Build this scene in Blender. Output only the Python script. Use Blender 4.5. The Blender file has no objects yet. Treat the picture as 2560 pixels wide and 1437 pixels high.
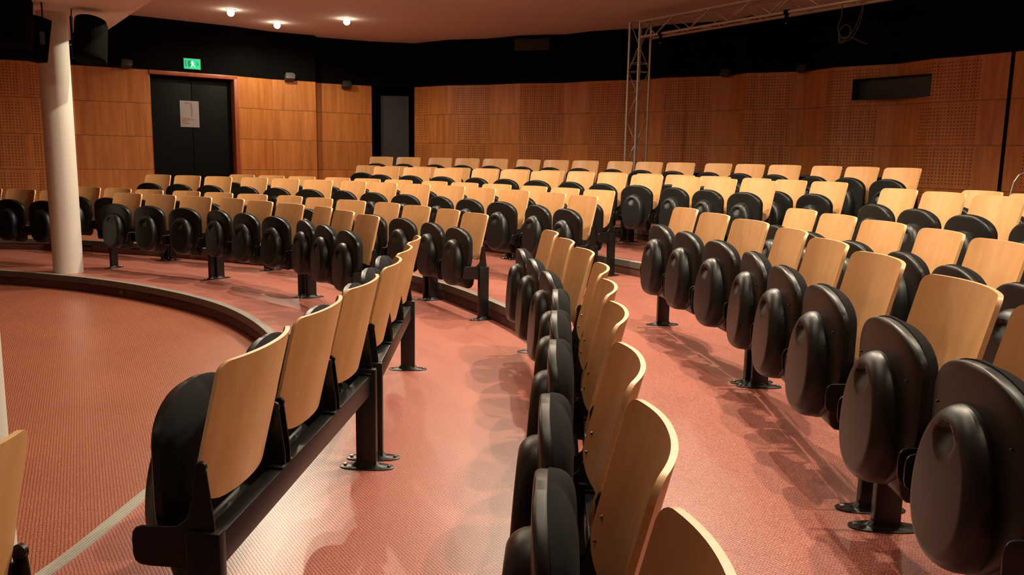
import bpy, math, random
from mathutils import Vector, Matrix
random.seed(7)
sc = bpy.context.scene
COL = sc.collection

# ------------------------------------------------------------------ camera
cam_d = bpy.data.cameras.new('camera')
cam_d.sensor_width = 36.0
cam_d.lens = 29.2231
cam_d.clip_start = 0.05
cam_d.clip_end = 100
cam = bpy.data.objects.new('camera', cam_d)
COL.objects.link(cam)
_r = Vector((0.99986543, 0.00257329, 0.01620172)).normalized()
_u = Vector((-0.0164048, 0.15684108, 0.9874876)).normalized()
_f = Vector((0.0, 0.9876205, -0.15686219)).normalized()
cam.matrix_world = Matrix(((_r.x, _u.x, -_f.x, 0), (_r.y, _u.y, -_f.y, 0), (_r.z, _u.z, -_f.z, 1.3578), (0, 0, 0, 1)))
sc.camera = cam

# ------------------------------------------------------------------ world, exposure
world = bpy.data.worlds.new('world')
sc.world = world
world.use_nodes = True
world.node_tree.nodes['Background'].inputs[0].default_value = (0.9, 0.75, 0.6, 1)
world.node_tree.nodes['Background'].inputs[1].default_value = 0.0
sc.view_settings.view_transform = 'Standard'
sc.view_settings.look = 'None'
sc.view_settings.gamma = 1
sc.view_settings.use_curve_mapping = False
sc.view_settings.exposure = 0.22
sc.cycles.use_denoising = True
sc.cycles.max_bounces = 8
sc.cycles.sample_clamp_indirect = 4.0

# ------------------------------------------------------------------ lamps of the hall (ceiling downlights)
CEIL = 3.60
WARM = (1.0, 0.84, 0.62)
# x, y, power, cone degrees, (aim dx, dy)
LAMPS = [
    (-4.60, 13.90, 35, 170, 0, 0), (-4.21, 15.16, 110, 170, 0, 0), (-2.88, 14.63, 65, 170, 0, 0),
    (-0.42, 2.92, 45, 150, 0, 0), (0.45, 4.10, 60, 150, 0, 0),
    (-1.59, 7.49, 95, 150, 0, 0), (-2.69, 8.67, 170, 150, 0, 0),
    (1.30, 0.95, 50, 150, 0, 0), (1.60, 2.86, 170, 150, 0, 0), (1.50, 4.81, 260, 150, 0, 0), (1.10, 6.70, 330, 150, 0, 0),
    (0.20, 8.40, 270, 150, 0, 0), (-0.62, 10.30, 75, 165, 0, 0), (-1.75, 10.90, 50, 165, 0, 0), (-2.95, 9.90, 260, 165, 0, 0),
    (3.90, 1.70, 40, 150, 0, 0), (4.00, 4.40, 30, 150, 0, 0), (3.40, 7.40, 30, 150, 0, 0), (2.20, 9.60, 40, 150, 0, 0),
]

# ------------------------------------------------------------------ materials
def newmat(name):
    m = bpy.data.materials.new(name)
    m.use_nodes = True
    nt = m.node_tree
    return m, nt, nt.nodes['Principled BSDF']

def node(nt, t, **kw):
    n = nt.nodes.new(t)
    for k, v in kw.items():
        if isinstance(k, str) and hasattr(n, k):
            setattr(n, k, v)
    return n

def simple(name, col, rough=0.5, metal=0.0, spec=0.5, emit=None, es=1.0):
    m, nt, b = newmat(name)
    b.inputs['Base Color'].default_value = (*col, 1)
    b.inputs['Roughness'].default_value = rough
    b.inputs['Metallic'].default_value = metal
    b.inputs['Specular IOR Level'].default_value = spec
    if emit:
        b.inputs['Emission Color'].default_value = (*emit, 1)
        b.inputs['Emission Strength'].default_value = es
    return m

def grained(name, col, rough, nscale, bump, var=0.0, spec=0.5):
    m, nt, b = newmat(name)
    tc = node(nt, 'ShaderNodeTexCoord')
    n = node(nt, 'ShaderNodeTexNoise')
    n.inputs['Scale'].default_value = nscale
    n.inputs['Detail'].default_value = 3
    nt.links.new(tc.outputs['Object'], n.inputs['Vector'])
    bp = node(nt, 'ShaderNodeBump')
    bp.inputs['Strength'].default_value = bump
    bp.inputs['Distance'].default_value = 0.002
    nt.links.new(n.outputs['Fac'], bp.inputs['Height'])
    nt.links.new(bp.outputs['Normal'], b.inputs['Normal'])
    b.inputs['Roughness'].default_value = rough
    b.inputs['Specular IOR Level'].default_value = spec
    if var:
        n2 = node(nt, 'ShaderNodeTexNoise')
        n2.inputs['Scale'].default_value = nscale * 0.05
        nt.links.new(tc.outputs['Object'], n2.inputs['Vector'])
        mx = node(nt, 'ShaderNodeMix', data_type='RGBA')
        mx.inputs[6].default_value = (*[c * (1 - var) for c in col], 1)
        mx.inputs[7].default_value = (*[min(1, c * (1 + var)) for c in col], 1)
        nt.links.new(n2.outputs['Fac'], mx.inputs[0])
        nt.links.new(mx.outputs[2], b.inputs['Base Color'])
    else:
        b.inputs['Base Color'].default_value = (*col, 1)
    return m

def math_node(nt, op, a=None, b=None, c=None, clamp=False):
    n = node(nt, 'ShaderNodeMath', operation=op)
    n.use_clamp = clamp
    for i, v in enumerate((a, b, c)):
        if v is None:
            continue
        if isinstance(v, (int, float)):
            n.inputs[i].default_value = v
        else:
            nt.links.new(v, n.inputs[i])
    return n.outputs[0]

def carpet(name, angle, pitch, red, beige, dark):
    """woven vinyl: fine dark grooves with beige and red dashes between"""
    m, nt, b = newmat(name)
    geo = node(nt, 'ShaderNodeNewGeometry')
    mp = node(nt, 'ShaderNodeMapping')
    mp.inputs['Rotation'].default_value = (0, 0, angle)
    nt.links.new(geo.outputs['Position'], mp.inputs['Vector'])
    wob = node(nt, 'ShaderNodeTexNoise')
    wob.inputs['Scale'].default_value = 30
    wob.inputs['Detail'].default_value = 2
    nt.links.new(mp.outputs['Vector'], wob.inputs['Vector'])
    sx = node(nt, 'ShaderNodeSeparateXYZ')
    nt.links.new(mp.outputs['Vector'], sx.inputs[0])
    w1 = math_node(nt, 'MULTIPLY_ADD', wob.outputs['Fac'], 0.006, sx.outputs['X'])
    s = math_node(nt, 'MULTIPLY', w1, 2 * math.pi / pitch)
    sn = math_node(nt, 'SINE', s)
    # dashes along Y, shifted in alternate ribs
    rib = math_node(nt, 'FLOOR', math_node(nt, 'DIVIDE', w1, pitch))
    yy = math_node(nt, 'MULTIPLY_ADD', rib, 0.37 * pitch, sx.outputs['Y'])
    dn = math_node(nt, 'SINE', math_node(nt, 'MULTIPLY', yy, 2 * math.pi / (pitch * 0.9)))
    fleck = node(nt, 'ShaderNodeTexNoise')
    fleck.inputs['Scale'].default_value = 260
    fleck.inputs['Detail'].default_value = 2
    nt.links.new(mp.outputs['Vector'], fleck.inputs['Vector'])
    mixf = math_node(nt, 'MULTIPLY_ADD', dn, 0.10, fleck.outputs['Fac'])
    rp = node(nt, 'ShaderNodeValToRGB')
    rp.color_ramp.elements[0].position = 0.43
    rp.color_ramp.elements[0].color = red
    rp.color_ramp.elements[1].position = 0.60
    rp.color_ramp.elements[1].color = beige
    nt.links.new(mixf, rp.inputs[0])
    gr = node(nt, 'ShaderNodeMix', data_type='RGBA')
    gr.inputs[7].default_value = dark
    dmod = math_node(nt, 'MULTIPLY_ADD', math_node(nt, 'SINE', math_node(nt, 'MULTIPLY', yy, 2 * math.pi / (pitch * 1.7))), 0.22, 0.78)
    gf = math_node(nt, 'MULTIPLY', math_node(nt, 'MULTIPLY', math_node(nt, 'SUBTRACT', sn, 0.25, clamp=True), 1.35, clamp=True), dmod)
    nt.links.new(gf, gr.inputs[0])
    nt.links.new(rp.outputs[0], gr.inputs[6])
    # slow patches of wear
    big = node(nt, 'ShaderNodeTexNoise')
    big.inputs['Scale'].default_value = 1.6
    big.inputs['Detail'].default_value = 3
    nt.links.new(geo.outputs['Position'], big.inputs['Vector'])
    hv = node(nt, 'ShaderNodeHueSaturation')
    nt.links.new(math_node(nt, 'MULTIPLY_ADD', big.outputs['Fac'], 0.3, 0.85), hv.inputs['Value'])
    nt.links.new(gr.outputs[2], hv.inputs['Color'])
    nt.links.new(hv.outputs['Color'], b.inputs['Base Color'])
    bp = node(nt, 'ShaderNodeBump')
    bp.inputs['Strength'].default_value = 0.16
    bp.inputs['Distance'].default_value = 0.0012
    hh = math_node(nt, 'MULTIPLY_ADD', gf, -1.0, mixf)
    nt.links.new(hh, bp.inputs['Height'])
    nt.links.new(bp.outputs['Normal'], b.inputs['Normal'])
    b.inputs['Roughness'].default_value = 0.32
    b.inputs['Specular IOR Level'].default_value = 0.5
    return m

M_STAGE = carpet('woven_vinyl_stage', math.radians(-27.4), 0.0135, (0.27, 0.060, 0.036, 1), (0.46, 0.21, 0.12, 1), (0.14, 0.026, 0.018, 1))  # same vinyl, darker and redder: the stage's dimmer light is in the colour
M_TIER = carpet('woven_vinyl_tiers', math.radians(-34), 0.0115, (0.345, 0.080, 0.066, 1), (0.59, 0.290, 0.215, 1), (0.19, 0.036, 0.031, 1))

def wood(name, c1, c2, axis_scale=(1, 1, 1), rough=0.38, uv=False, jitter=True):
    m, nt, b = newmat(name)
    tc = node(nt, 'ShaderNodeTexCoord')
    mp = node(nt, 'ShaderNodeMapping')
    mp.inputs['Scale'].default_value = axis_scale
    nt.links.new(tc.outputs['UV' if uv else 'Object'], mp.inputs['Vector'])
    vec = mp.outputs['Vector']
    if jitter:
        oi = node(nt, 'ShaderNodeObjectInfo')
        off = node(nt, 'ShaderNodeVectorMath', operation='ADD')
        sc_ = node(nt, 'ShaderNodeVectorMath', operation='SCALE')
        nt.links.new(oi.outputs['Location'], sc_.inputs[0])
        sc_.inputs['Scale'].default_value = 3.0
        nt.links.new(vec, off.inputs[0])
        nt.links.new(sc_.outputs[0], off.inputs[1])
        vec = off.outputs[0]
    n = node(nt, 'ShaderNodeTexNoise')
    n.inputs['Scale'].default_value = 1.0
    n.inputs['Detail'].default_value = 5
    n.inputs['Roughness'].default_value = 0.6
    nt.links.new(vec, n.inputs['Vector'])
    rp = node(nt, 'ShaderNodeValToRGB')
    rp.color_ramp.elements[0].position = 0.32
    rp.color_ramp.elements[0].color = (*c1, 1)
    rp.color_ramp.elements[1].position = 0.68
    rp.color_ramp.elements[1].color = (*c2, 1)
    nt.links.new(n.outputs['Fac'], rp.inputs[0])
    nt.links.new(rp.outputs[0], b.inputs['Base Color'])
    b.inputs['Roughness'].default_value = rough
    b.inputs['Specular IOR Level'].default_value = 0.4
    return m

M_PLY = wood('beech_plywood', (0.565, 0.285, 0.113), (0.645, 0.345, 0.145), (22, 22, 1.2))

def ply_edge():
    m, nt, b = newmat('plywood_edge')
    b.inputs['Base Color'].default_value = (0.74, 0.47, 0.22, 1)
    b.inputs['Roughness'].default_value = 0.4
    tc = node(nt, 'ShaderNodeTexCoord')
    n = node(nt, 'ShaderNodeTexNoise')
    n.inputs['Scale'].default_value = 60
    nt.links.new(tc.outputs['Object'], n.inputs['Vector'])
    mx = node(nt, 'ShaderNodeMix', data_type='RGBA')
    mx.inputs[6].default_value = (0.60, 0.36, 0.15, 1)
    mx.inputs[7].default_value = (0.82, 0.56, 0.30, 1)
    nt.links.new(n.outputs['Fac'], mx.inputs[0])
    nt.links.new(mx.outputs[2], b.inputs['Base Color'])
    return m
M_EDGE = ply_edge()

def wall_wood(name, perforated):
    """stained veneer panels: UV x = metres along the wall, UV y = height"""
    m, nt, b = newmat(name)
    tc = node(nt, 'ShaderNodeTexCoord')
    sx = node(nt, 'ShaderNodeSeparateXYZ')
    nt.links.new(tc.outputs['UV'], sx.inputs[0])
    U, V = sx.outputs['X'], sx.outputs['Y']
    mp = node(nt, 'ShaderNodeMapping')
    mp.inputs['Scale'].default_value = (14, 0.9, 1)
    nt.links.new(tc.outputs['UV'], mp.inputs['Vector'])
    # each panel gets its own piece of veneer
    PAN = 1.52
    pid = math_node(nt, 'FLOOR', math_node(nt, 'DIVIDE', U, PAN))
    rid = math_node(nt, 'FLOOR', math_node(nt, 'DIVIDE', math_node(nt, 'SUBTRACT', 2.72, V), 0.57))
    cx = node(nt, 'ShaderNodeCombineXYZ')
    nt.links.new(pid, cx.inputs[0]); nt.links.new(rid, cx.inputs[1])
    wn = node(nt, 'ShaderNodeTexWhiteNoise', noise_dimensions='3D')
    nt.links.new(cx.outputs[0], wn.inputs['Vector'])
    ad = node(nt, 'ShaderNodeVectorMath', operation='MULTIPLY_ADD')
    nt.links.new(wn.outputs['Color'], ad.inputs[0])
    ad.inputs[1].default_value = (9, 9, 9)
    nt.links.new(mp.outputs['Vector'], ad.inputs[2])
    n = node(nt, 'ShaderNodeTexNoise')
    n.inputs['Scale'].default_value = 1.0
    n.inputs['Detail'].default_value = 6
    n.inputs['Distortion'].default_value = 0.6
    nt.links.new(ad.outputs[0], n.inputs['Vector'])
    rp = node(nt, 'ShaderNodeValToRGB')
    rp.color_ramp.elements[0].position = 0.3
    rp.color_ramp.elements[0].color = (0.38, 0.125, 0.026, 1)
    rp.color_ramp.elements[1].position = 0.72
    rp.color_ramp.elements[1].color = (0.56, 0.215, 0.055, 1)
    nt.links.new(n.outputs['Fac'], rp.inputs[0])
    hv = node(nt, 'ShaderNodeHueSaturation')
    nt.links.new(math_node(nt, 'MULTIPLY_ADD', wn.outputs['Value'], 0.14, 0.93), hv.inputs['Value'])
    nt.links.new(rp.outputs[0], hv.inputs['Color'])
    # joints between panels
    def near(v, period, half):
        f = math_node(nt, 'FRACT', math_node(nt, 'DIVIDE', v, period))
        d = math_node(nt, 'MINIMUM', f, math_node(nt, 'SUBTRACT', 1.0, f))
        return math_node(nt, 'LESS_THAN', d, half / period)
    jh = near(math_node(nt, 'SUBTRACT', 2.72, V), 0.57, 0.006)
    jv = near(U, PAN, 0.003)
    dark = math_node(nt, 'MAXIMUM', math_node(nt, 'MULTIPLY', jh, 0.6), math_node(nt, 'MULTIPLY', jv, 0.3))
    if perforated:
        P = 0.045
        fu = math_node(nt, 'SUBTRACT', math_node(nt, 'FRACT', math_node(nt, 'DIVIDE', U, P)), 0.5)
        fv = math_node(nt, 'SUBTRACT', math_node(nt, 'FRACT', math_node(nt, 'DIVIDE', math_node(nt, 'SUBTRACT', 2.72, V), P)), 0.5)
        rr = math_node(nt, 'ADD', math_node(nt, 'MULTIPLY', fu, fu), math_node(nt, 'MULTIPLY', fv, fv))
        hole = math_node(nt, 'LESS_THAN', rr, 0.045)
        pf = math_node(nt, 'FRACT', math_node(nt, 'DIVIDE', U, PAN))
        inb = math_node(nt, 'MULTIPLY', math_node(nt, 'GREATER_THAN', pf, 0.42 if perforated == 1 else 0.03), math_node(nt, 'LESS_THAN', pf, 0.97))
        jf = math_node(nt, 'FRACT', math_node(nt, 'DIVIDE', math_node(nt, 'SUBTRACT', 2.72, V), 0.57))
        inv = math_node(nt, 'MULTIPLY', math_node(nt, 'GREATER_THAN', jf, 0.07), math_node(nt, 'LESS_THAN', jf, 0.93))
        hole = math_node(nt, 'MULTIPLY', math_node(nt, 'MULTIPLY', hole, inb), inv)
        dark = math_node(nt, 'MAXIMUM', dark, math_node(nt, 'MULTIPLY', hole, 0.85))
    mx = node(nt, 'ShaderNodeMix', data_type='RGBA')
    mx.inputs[7].default_value = (0.03, 0.01, 0.005, 1)
    nt.links.new(dark, mx.inputs[0])
    nt.links.new(hv.outputs['Color'], mx.inputs[6])
    nt.links.new(mx.outputs[2], b.inputs['Base Color'])
    b.inputs['Roughness'].default_value = 0.45
    b.inputs['Specular IOR Level'].default_value = 0.35
    return m
M_WALL = wall_wood('veneer_wall_plain', 0)
M_WALLP = wall_wood('veneer_wall_part_perforated', 1)
M_WALLQ = wall_wood('veneer_wall_full_perforated', 2)

M_BLACKWALL = grained('black_wall_paint', (0.0035, 0.0035, 0.0032), 0.95, 60, 0.2, spec=0.04)
M_CEIL = grained('ceiling_plaster', (0.80, 0.68, 0.62), 0.85, 6, 0.2, var=0.08, spec=0.2)
M_RISER = wood('dark_riser_board', (0.065, 0.024, 0.016), (0.10, 0.037, 0.024), (3, 3, 3), rough=0.5, jitter=False)
M_ALU = grained('grooved_aluminium', (0.42, 0.41, 0.36), 0.42, 120, 0.15)
M_ALUDARK = grained('step_lip_grey', (0.10, 0.095, 0.075), 0.5, 100, 0.1)
M_COLUMN = grained('column_plaster', (0.66, 0.64, 0.58), 0.55, 40, 0.12, var=0.04)
M_SHELL = grained('black_grained_plastic', (0.0055, 0.0075, 0.0070), 0.37, 1400, 0.10, spec=0.38)
M_FABRIC = grained('charcoal_fabric', (0.012, 0.012, 0.014), 0.95, 1500, 0.8, spec=0.2)
M_STEEL = grained('black_powder_coat', (0.007, 0.007, 0.007), 0.36, 700, 0.1, spec=0.4)
M_CHROME = simple('zinc_screw', (0.75, 0.72, 0.68), 0.25, 1.0)
M_TRUSS = grained('dull_aluminium_tube', (0.55, 0.50, 0.42), 0.38, 50, 0.1)
M_TRUSS.node_tree.nodes['Principled BSDF'].inputs['Metallic'].default_value = 0.7
M_CABINET = grained('black_speaker_paint', (0.002, 0.002, 0.0018), 0.8, 300, 0.3, spec=0.03)
M_GRILLE = simple('speaker_grille', (0.003, 0.0035, 0.003), 0.9, spec=0.03)
M_DOORBLK = grained('black_door_laminate', (0.0045, 0.0045, 0.004), 0.6, 30, 0.05, spec=0.1)
M_JAMB = wood('red_brown_door_frame', (0.24, 0.055, 0.022), (0.34, 0.09, 0.035), (10, 10, 1), rough=0.35, jitter=False)
M_PAPER = simple('poster_paper', (0.27, 0.235, 0.23), 0.7)
M_INK = simple('poster_ink', (0.12, 0.09, 0.09), 0.7)
M_INKG = simple('poster_grey_drawing', (0.17, 0.15, 0.145), 0.7)
M_INKR = simple('poster_red_ink', (0.25, 0.10, 0.09), 0.7)
M_EXIT = simple('exit_sign_green', (0.0, 0.35, 0.15), 0.4, emit=(0.0, 0.55, 0.22), es=0.7)
M_EXITW = simple('exit_sign_white', (0.6, 0.9, 0.7), 0.4, emit=(0.3, 0.95, 0.55), es=1.1)
M_EXITD = simple('exit_sign_dark_green', (0.0, 0.12, 0.05), 0.4, emit=(0.0, 0.16, 0.07), es=0.7)
M_EXITBOX = simple('exit_sign_housing', (0.25, 0.27, 0.24), 0.5)
M_LAMP = simple('lamp_glow', (1, 0.9, 0.7), 0.4, emit=(1.0, 0.86, 0.62), es=30)
M_RING = simple('lamp_trim_white', (0.7, 0.66, 0.6), 0.4)
M_FIXT = simple('grey_fixture', (0.06, 0.06, 0.052), 0.6)
M_FIXTD = simple('dark_fixture', (0.025, 0.027, 0.025), 0.5)
M_GLASS = simple('booth_window_glass', (0.035, 0.055, 0.05), 0.12, spec=0.6)
M_VENT = simple('vent_brown', (0.018, 0.012, 0.009), 0.7)
M_CABLE = simple('grey_cable', (0.05, 0.05, 0.045), 0.6)
M_RAIL = simple('brushed_rail', (0.45, 0.42, 0.36), 0.35, 0.8)

# ------------------------------------------------------------------ mesh helpers
class MB:
    def __init__(self):
        self.v = []; self.f = []; self.m = []; self.s = []; self.uv = None
    def add(self, vs, fs, mi=0, smooth=False, M=None):
        o = len(self.v)
        for p in vs:
            p = Vector(p)
            if M is not None:
                p = M @ p
            self.v.append(p)
        for f in fs:
            self.f.append([i + o for i in f]); self.m.append(mi); self.s.append(smooth)
        return self
    def box(self, c, s, M=None, mi=0):
        x, y, z = [k / 2 for k in s]
        vs = [(c[0] + a * x, c[1] + b * y, c[2] + d * z) for a in (-1, 1) for b in (-1, 1) for d in (-1, 1)]
        fs = [(0, 1, 3, 2), (4, 6, 7, 5), (0, 4, 5, 1), (2, 3, 7, 6), (0, 2, 6, 4), (1, 5, 7, 3)]
        return self.add(vs, fs, mi, False, M)
    def tube(self, a, b, r, n=8, mi=0, r2=None, caps=True):
        a, b = Vector(a), Vector(b)
        d = (b - a).normalized()
        t = Vector((0, 0, 1)) if abs(d.z) < 0.9 else Vector((1, 0, 0))
        p = d.cross(t).normalized(); q = d.cross(p)
        r2 = r if r2 is None else r2
        vs = []
        for k in range(n):
            an = 2 * math.pi * k / n
            e = p * math.cos(an) + q * math.sin(an)
            vs.append(a + e * r); vs.append(b + e * r2)
        fs = [(2 * k, 2 * k + 1, (2 * k + 3) % (2 * n), (2 * k + 2) % (2 * n)) for k in range(n)]
        self.add(vs, fs, mi, True)
        if caps:
            o = len(self.v) - 2 * n
            self.f.append([o + 2 * k for k in range(n)]); self.m.append(mi); self.s.append(False)
            self.f.append([o + 2 * k + 1 for k in reversed(range(n))]); self.m.append(mi); self.s.append(False)
        return self
    def prism(self, poly, h0, h1, axis='z', mi=0, M=None, smooth=False):
        """extrude a 2-D outline between h0 and h1 along an axis"""
        n = len(poly)
        def P(p, h):
            if axis == 'z': return (p[0], p[1], h)
            if axis == 'x': return (h, p[0], p[1])
            return (p[0], h, p[1])
        vs = [P(p, h0) for p in poly] + [P(p, h1) for p in poly]
        fs = [tuple(range(n)), tuple(range(2 * n - 1, n - 1, -1))]
        self.add(vs, fs, mi, False, M)
        o = len(self.v) - 2 * n
        for i in range(n):
            j = (i + 1) % n
            self.f.append([o + i, o + n + i, o + n + j, o + j]); self.m.append(mi); self.s.append(smooth)
        return self
    def build(self, name, mats, parent=None, bevel=0, recalc=True, seg=2):
        me = bpy.data.meshes.new(name)
        me.from_pydata([tuple(p) for p in self.v], [], self.f)
        if not isinstance(mats, (list, tuple)):
            mats = [mats]
        for mm in mats:
            me.materials.append(mm)
        for i, p in enumerate(me.polygons):
            p.material_index = self.m[i]
            p.use_smooth = self.s[i]
        if self.uv is not None:
            ul = me.uv_layers.new(name='UVMap')
            for lp in me.loops:
                ul.data[lp.index].uv = self.uv[lp.vertex_index]
        if recalc:
            import bmesh
            bm = bmesh.new(); bm.from_mesh(me)
            bmesh.ops.recalc_face_normals(bm, faces=bm.faces)
            if bevel:
                es = [e for e in bm.edges if len(e.link_faces) == 2 and e.calc_face_angle(0) > 0.6]
                bmesh.ops.bevel(bm, geom=es, offset=bevel, segments=seg, affect='EDGES', profile=0.5)
                for f in bm.faces: f.smooth = True
                for e in bm.edges:
                    e.smooth = True
            for e in bm.edges:
                if len(e.link_faces) == 2 and e.calc_face_angle(0) > 0.75:
                    e.smooth = False
            bm.to_mesh(me); bm.free()
        ob = bpy.data.objects.new(name, me)
        COL.objects.link(ob)
        if parent is not None:
            ob.parent = parent
        return ob

def empty(name, loc=(0, 0, 0), rz=0.0):
    o = bpy.data.objects.new(name, None)
    COL.objects.link(o)
    o.location = loc; o.rotation_euler = (0, 0, rz)
    o.empty_display_size = 0.1
    return o

def tag(o, label=None, cat=None, group=None, kind=None):
    if label: o['label'] = label
    if cat: o['category'] = cat
    if group: o['group'] = group
    if kind: o['kind'] = kind
    return o

def copy_tree(o, parent=None):
    c = o.copy(); COL.objects.link(c)
    if parent is not None:
        c.parent = parent
        c.matrix_parent_inverse = o.matrix_parent_inverse.copy()
    for ch in o.children:
        copy_tree(ch, c)
    return c

# ------------------------------------------------------------------ the hall: floors in rings round the stage
CX, CY = -6.932, 3.611
R1 = [(-180, 5.55), (-40, 5.60), (-14, 5.54), (-4, 5.48), (12, 5.60), (25, 5.69), (37, 5.69), (55, 5.65), (70, 5.66), (78, 5.68), (120, 5.68), (180, 5.55)]
R2 = [(-180, 7.42), (-20, 7.40), (10, 7.44), (25, 7.49), (37, 7.54), (50, 7.47), (65, 7.36), (75, 7.40), (82, 7.49), (110, 7.5), (180, 7.42)]
def interp(T, deg):
    for (a, ra), (b, rb) in zip(T[:-1], T[1:]):
        if a <= deg <= b:
            t = (deg - a) / (b - a); t = t * t * (3 - 2 * t)
            return ra + (rb - ra) * t
    return T[0][1]
def r1(deg): return interp(R1, deg)
def ringfun(k):
    if k == 1: return r1
    if k == 2: return lambda d: interp(R2, d)
    return lambda d: {3: 9.51, 4: 11.17, 5: 18.0}[k]
FL = {0: -0.155, 1: 0.0, 2: 0.152, 3: 0.299, 4: 0.436}
NSEG = 240
ANG = [-180 + 360 * i / NSEG for i in range(NSEG + 1)]
def ringpt(fn, deg, dr=0.0):
    r = fn(deg) + dr
    a = math.radians(deg)
    return (CX + r * math.cos(a), CY + r * math.sin(a))

def floor_ring(inner, outer, z, mat, zb):
    mb = MB()
    vs = []; fs = []
    for d in ANG[:-1]:
        if inner is None:
            pi_ = (CX, CY)
        else:
            pi_ = ringpt(inner, d)
        po = ringpt(outer, d)
        vs += [(pi_[0], pi_[1], z), (po[0], po[1], z)]
        if inner is not None:
            vs += [(pi_[0], pi_[1], zb), (po[0], po[1], zb)]
    if inner is None:
        vs = [v for i, v in enumerate(vs) if i % 2] + [(CX, CY, z)]
        n = len(vs) - 1
        fs = [(i, (i + 1) % n, n) for i in range(n)]
        mb.add(vs, fs)
    else:
        n = len(ANG) - 1
        for i in range(n):
            j = (i + 1) % n
            fs.append((4 * i, 4 * i + 1, 4 * j + 1, 4 * j))
        mb.add(vs, fs)
        base = [(4 * i, 4 * ((i + 1) % n), 4 * ((i + 1) % n) + 2, 4 * i + 2) for i in range(n)]
        for f in base:
            mb.f.append(list(f)); mb.m.append(1); mb.s.append(True)
    return mb.build('floor', [mat, M_RISER], recalc=False)

tag(floor_ring(None, ringfun(1), FL[0], M_STAGE, 0), kind='structure')
for k in (1, 2, 3, 4):
    o = floor_ring(ringfun(k), ringfun(k + 1), FL[k], M_TIER, FL[k - 1])
    tag(o, kind='structure')
# nosing strips
for k in (1, 2, 3, 4):
    fn = ringfun(k)
    mb = MB()
    z = FL[k]
    W = 0.05
    # profile: (dr, z, material) - lip hanging down at the front, grooved top
    prof = [(-0.006, z - 0.062), (-0.006, z + 0.002), (-0.002, z + 0.005)]
    ng = 4
    for g in range(ng):
        a = W * (g + 0.15) / ng; b2 = W * (g + 0.8) / ng
        prof += [(a, z + 0.005), (a + 0.001, z + 0.002), (b2 - 0.003, z + 0.002), (b2 - 0.002, z + 0.005)]
    prof += [(W, z + 0.005), (W, z - 0.001)]
    n = len(prof)
    vs = []
    for d in ANG[:-1]:
        for dr, zz in prof:
            x, y = ringpt(fn, d, dr); vs.append((x, y, zz))
    mb.add(vs, [])
    L = len(ANG) - 1
    for i in range(L):
        j = (i + 1) % L
        for q in range(n - 1):
            mb.f.append([i * n + q, j * n + q, j * n + q + 1, i * n + q + 1])
            mb.m.append(1 if (q == 0 or (q >= 3 and q % 4 == 0)) else 0); mb.s.append(False)  # darker lip and groove floors; in the grooves the colour stands for shade
    o = mb.build('trim_%d' % k, [M_ALU, M_ALUDARK], recalc=False)
    tag(o, kind='structure')

# ------------------------------------------------------------------ walls
WT = 2.72
LW = [(-10.4, 11.95), (-8.11, 13.45), (-7.66, 13.72), (-7.34, 14.15), (-6.41, 14.71), (-6.34, 14.76)]
LW2 = [(-5.14, 15.73), (-4.65, 16.29), (-3.92, 16.72), (-3.95, 16.96), (-2.95, 17.48)]
RW = [(-2.09, 17.66), (-1.37, 17.06), (-0.57, 16.77), (0.09, 16.28), (0.93, 16.03), (1.32, 15.62), (1.89, 15.27), (2.21, 15.18),
      (2.57, 14.68), (3.33, 14.26), (3.56, 14.08), (3.70, 13.65), (3.88, 13.60), (4.49, 13.27), (4.71, 12.64), (5.38, 12.05),
      (5.57, 11.39), (5.78, 11.14), (6.12, 10.59)]
RW2 = [(6.14, 10.56)] + [(CX + 14.8 * math.cos(math.radians(a)), CY + 14.8 * math.sin(math.radians(a))) for a in range(22, -76, -7)]

def wall_strip(name, pts, z0, z1, mat, u0=0.0, hole=None, flip=False, mats=None, mfun=None, thick=0.0):
    mb = MB(); mb.uv = []
    s = u0
    segs = []
    for a, b in zip(pts[:-1], pts[1:]):
        l = math.hypot(b[0] - a[0], b[1] - a[1])
        segs.append((a, b, s, s + l)); s += l
    def quad(a, b, ua, ub, za, zb, mi):
        o = len(mb.v)
        mb.add([(a[0], a[1], za), (b[0], b[1], za), (b[0], b[1], zb), (a[0], a[1], zb)], [(0, 1, 2, 3)], mi)
        mb.uv += [(ua, za), (ub, za), (ub, zb), (ua, zb)]
    for a, b, ua, ub in segs:
        mi = mfun((ua + ub) / 2) if mfun else 0
        if hole and ub > hole[0] and ua < hole[1]:
            h0, h1 = max(ua, hole[0]), min(ub, hole[1])
            P = lambda u: (a[0] + (b[0] - a[0]) * (u - ua) / (ub - ua), a[1] + (b[1] - a[1]) * (u - ua) / (ub - ua))
            if h0 > ua: quad(a, P(h0), ua, h0, z0, z1, mi)
            if h1 < ub: quad(P(h1), b, h1, ub, z0, z1, mi)
            quad(P(h0), P(h1), h0, h1, z0, hole[2], mi)
            quad(P(h0), P(h1), h0, h1, hole[3], z1, mi)
        else:
            quad(a, b, ua, ub, z0, z1, mi)
    o = mb.build(name, mats or [mat], recalc=False)
    tag(o, kind='structure')
    return o

def arc_len(pts):
    return sum(math.hypot(b[0] - a[0], b[1] - a[1]) for a, b in zip(pts[:-1], pts[1:]))
def dist_along(pts, p):
    s = 0; best = (9, 0)
    for a, b in zip(pts[:-1], pts[1:]):
        A, B, P = Vector(a), Vector(b), Vector(p)
        l = (B - A).length
        t = max(0, min(1, (P - A).dot(B - A) / l / l))
        d = (A + (B - A) * t - P).length
        if d < best[0]: best = (d, s + t * l)
        s += l
    return best[1]

wall_strip('wall_left', LW, -0.2, WT, M_WALL, mats=[M_WALLQ, M_WALL], mfun=lambda u: 0 if u < 3.35 else 1)
wall_strip('wall_back', LW2, 0.3, WT, M_WALL, u0=6.3)
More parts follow.
